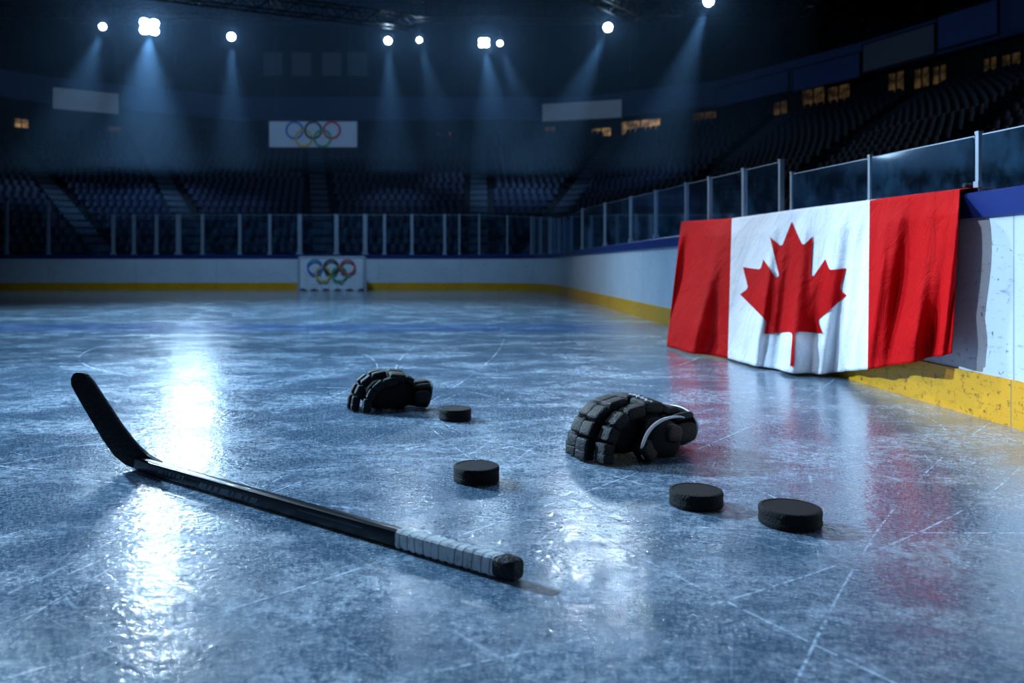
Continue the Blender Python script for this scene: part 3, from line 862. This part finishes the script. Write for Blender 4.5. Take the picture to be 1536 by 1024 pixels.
def spot(name,loc,target,energy,size,blend=.5,radius=.2,color=LC,parent=None):
    l=bpy.data.lights.new(name,'SPOT'); l.energy=energy; l.spot_size=math.radians(size); l.spot_blend=blend; l.shadow_soft_size=radius; l.color=color
    o=bpy.data.objects.new(name,l); col.objects.link(o); o.location=loc
    o.rotation_euler=(Vector(target)-Vector(loc)).to_track_quat('-Z','Y').to_euler(); 
    return o
def lamp(px,py,Y,r,tpx,tpy,tY,en,size,square=False,trz=None):
    c=P(px,py,Y); t=P(tpx,tpy,tY)
    d=(t-c).normalized()
    e=empty('stage_lamp',c,label='bright blue-white '+('square floodlight' if square else 'round spotlight')+' hanging from the truss',cat='lamp',group='stage lamps under the roof')
    face=(Vector((0,0,.7))-c).normalized()
    R=face.to_track_quat('-Z','Y').to_matrix()
    m=MB()
    if square:
        m.box(R@Vector((0,0,.18)),(r*2.1,r*1.8,.32),R)
        for sx in (-1,1): m.beam(R@Vector((sx*r*1.1,0,.1)),R@Vector((sx*r*1.1,0,.1))+Vector((0,0,r*1.5)),.03)
        m.beam(R@Vector((-r*1.1,0,.1))+Vector((0,0,r*1.5)),R@Vector((r*1.1,0,.1))+Vector((0,0,r*1.5)),.03)
        m.obj('lamp_housing',M['darksteel'],e)
        m=MB()
        for sx in(-1,1):
            for sy in(-1,1): m.sup(R@Vector((sx*r*.5,sy*r*.42,-.02)),(r*.98,r*.84,.12),R,.9,.9)
        m.obj('lamp_lens',M['lamp'],e,smooth=60)
    else:
        path_=[R@Vector((0,0,z)) for z in (.0,.06,.3,.42,.5)]
        m.tube(path_,[r*1.15,r*1.15,r*1.0,r*.7,r*.4],16)
        top_=Vector((0,0,r*2.2)); X=R@Vector((1,0,0))
        m.beam(X*r*1.25,X*r*1.25+top_,.025); m.beam(-X*r*1.25,-X*r*1.25+top_,.025); m.beam(X*r*1.25+top_,-X*r*1.25+top_,.025); m.beam(top_,top_+Vector((0,0,.3)),.03)
        m.obj('lamp_housing',M['darksteel'],e,smooth=40)
        m=MB(); m.sup(R@Vector((0,0,-.01)),(r*2,r*2,r*.7),R,1,1); m.obj('lamp_lens',M['lamp'],e,smooth=60)
    o=spot('beam_light',c+d*.35,t,en,size,1.0,.12); 
    o.parent=e; o.location=o.location-c
    l=bpy.data.lights.new('lens_light','POINT'); l.energy=1900*r*r+20; l.shadow_soft_size=.05; l.color=LC
    o=bpy.data.objects.new('lens_light',l); col.objects.link(o); o.parent=e; o.location=face*(.25+r*.5)
    return c
lamp(154,40,29.5,.12,60,330,32,1900,46)
kc=lamp(224,40,29.5,.33,215,330,31,4400,62,True)
lamp(347,55,29.5,.14,352,330,31,2200,34)
lamp(582,61,29.5,.13,592,330,32,1900,36)
lamp(629,60,31,.10,700,330,35,1100,38)
lamp(726,64,29.5,.19,765,330,33,2100,46,True)
lamp(750,65,30.3,.10,840,330,34,1300,38)
lamp(912,41,29.5,.16,780,330,32,2200,36)
lamp(1063,2,28,.17,960,290,31,2900,36)
def haze():
    mt=bpy.data.materials.new('haze'); mt.use_nodes=True; nt=mt.node_tree; nt.nodes.clear(); q=NB(nt)
    o=q.n('ShaderNodeOutputMaterial'); v=q.n('ShaderNodeVolumeScatter'); v.inputs['Density'].default_value=.021; v.inputs['Anisotropy'].default_value=.1; v.inputs[0].default_value=(.40,.66,1,1)
    q.l(v.outputs[0],o.inputs['Volume'])
    m=MB(); m.box((0,0,0),(34.0,7.2,8.0)); ob=m.obj('haze',mt,label='thin blue haze hanging in the arena air',cat='haze',kind='stuff'); ob.location=(-5,30.4,8.4)
haze()
# ---------------------------------------------------------------- lighting
KC=(.62,.82,1)
spot('key_light',P(228,40,26.4),(-.9,4.2,0),1150,26,.9,.10,KC)
spot('key_light',P(240,130,26.4),(-2.5,6.5,0),200,24,.9,.12,KC)  # extra spot below the lamp, added to lengthen the ice streak
spot('key_light',P(256,-60,26.4),(-.9,2.6,0),620,22,.9,.08,KC)  # extra spot above the lamp, added to extend the streak towards the camera
spot('key_light',P(726,64,26.4),(.3,4.6,0),90,24,.9,.06,KC)
spot('key_light',P(858,60,26.4),(.9,2.3,0),560,9,.9,.03,KC)  # added narrow spot for a glint on the ice; no lamp hangs here
spot('key_light',P(930,20,26.4),(.9,2.3,0),420,9,.9,.03,KC)  # second added narrow spot, makes another ice glint
spot('key_light',P(618,30,26.4),(0,3.0,0),380,12,.9,.03,KC)  # narrow spot added for the centre glint
spot('ice_light',P(290,200,26.4),(-4,12,0),800,30,.9,.8,(.5,.75,1))  # added spot with no fixture, brightens the glare on the far ice
spot('unseen_flood',(-3.2,12.5,6.8),(2.3,5.2,.4),2650,36,.8,.3,(.92,.96,1))
spot('unseen_flood',(-6,3,6.5),(2.38,3.5,.3),1500,24,.9,.3,(.80,.89,1))  # unseen spot added to light the wall beside the flag
spot('unseen_flood',(-7,8.0,4.4),(.7,3.0,0),7600,46,1,.14,(.46,.73,1))
spot('unseen_flood',(-2.5,-3.5,5),(0,2.6,0),110,60,1,.6,(.5,.72,1))  # added front fill from the camera side, for stick and gloves
spot('unseen_flood',(-5,10,8),(2.38,14,.2),1600,46,1,.3,(.7,.85,1))  # unseen spot added to brighten the dull far side boards
spot('ice_light',(0,7,10),(-.6,6.8,0),2000,70,1,1.5,(.36,.65,1))
spot('ice_light',(-4,13,10),(-3.0,10.8,0),12500,72,1,1.2,(.44,.73,1))  # unseen overhead spot added to brighten the middle ice
spot('ice_light',(-4,13,10),(-4.5,24,.2),2500,74,1,.8,(.36,.65,1))  # unseen overhead spot added so the end boards are lit
spot('stand_fill',(-6,24,17),(-6,38,4),650,110,1,1,(.14,.36,1))  # unseen fill added so the end seats can be made out
spot('stand_fill',(4,12,16),(16,24,5),180,100,1,1,(.14,.36,1))  # unseen fill added for the seats on the right
w=bpy.data.worlds.new('world'); scene.world=w; w.use_nodes=True
bg=w.node_tree.nodes['Background']; bg.inputs[0].default_value=(.25,.5,1,1); bg.inputs[1].default_value=.008
# ---------------------------------------------------------------- camera
cam=bpy.data.cameras.new('camera'); co=bpy.data.objects.new('camera',cam); col.objects.link(co)
co.location=(0,0,H); co.rotation_euler=(math.pi/2,0,0)
cam.lens=F/1536*36; cam.sensor_width=36; cam.shift_x=(768-HX)/1536; cam.shift_y=-(512-HY)/1536
cam.clip_start=.05; cam.clip_end=300
cam.dof.use_dof=True; cam.dof.focus_distance=2.7; cam.dof.aperture_fstop=2.6
scene.camera=co
scene.view_settings.view_transform='Standard'
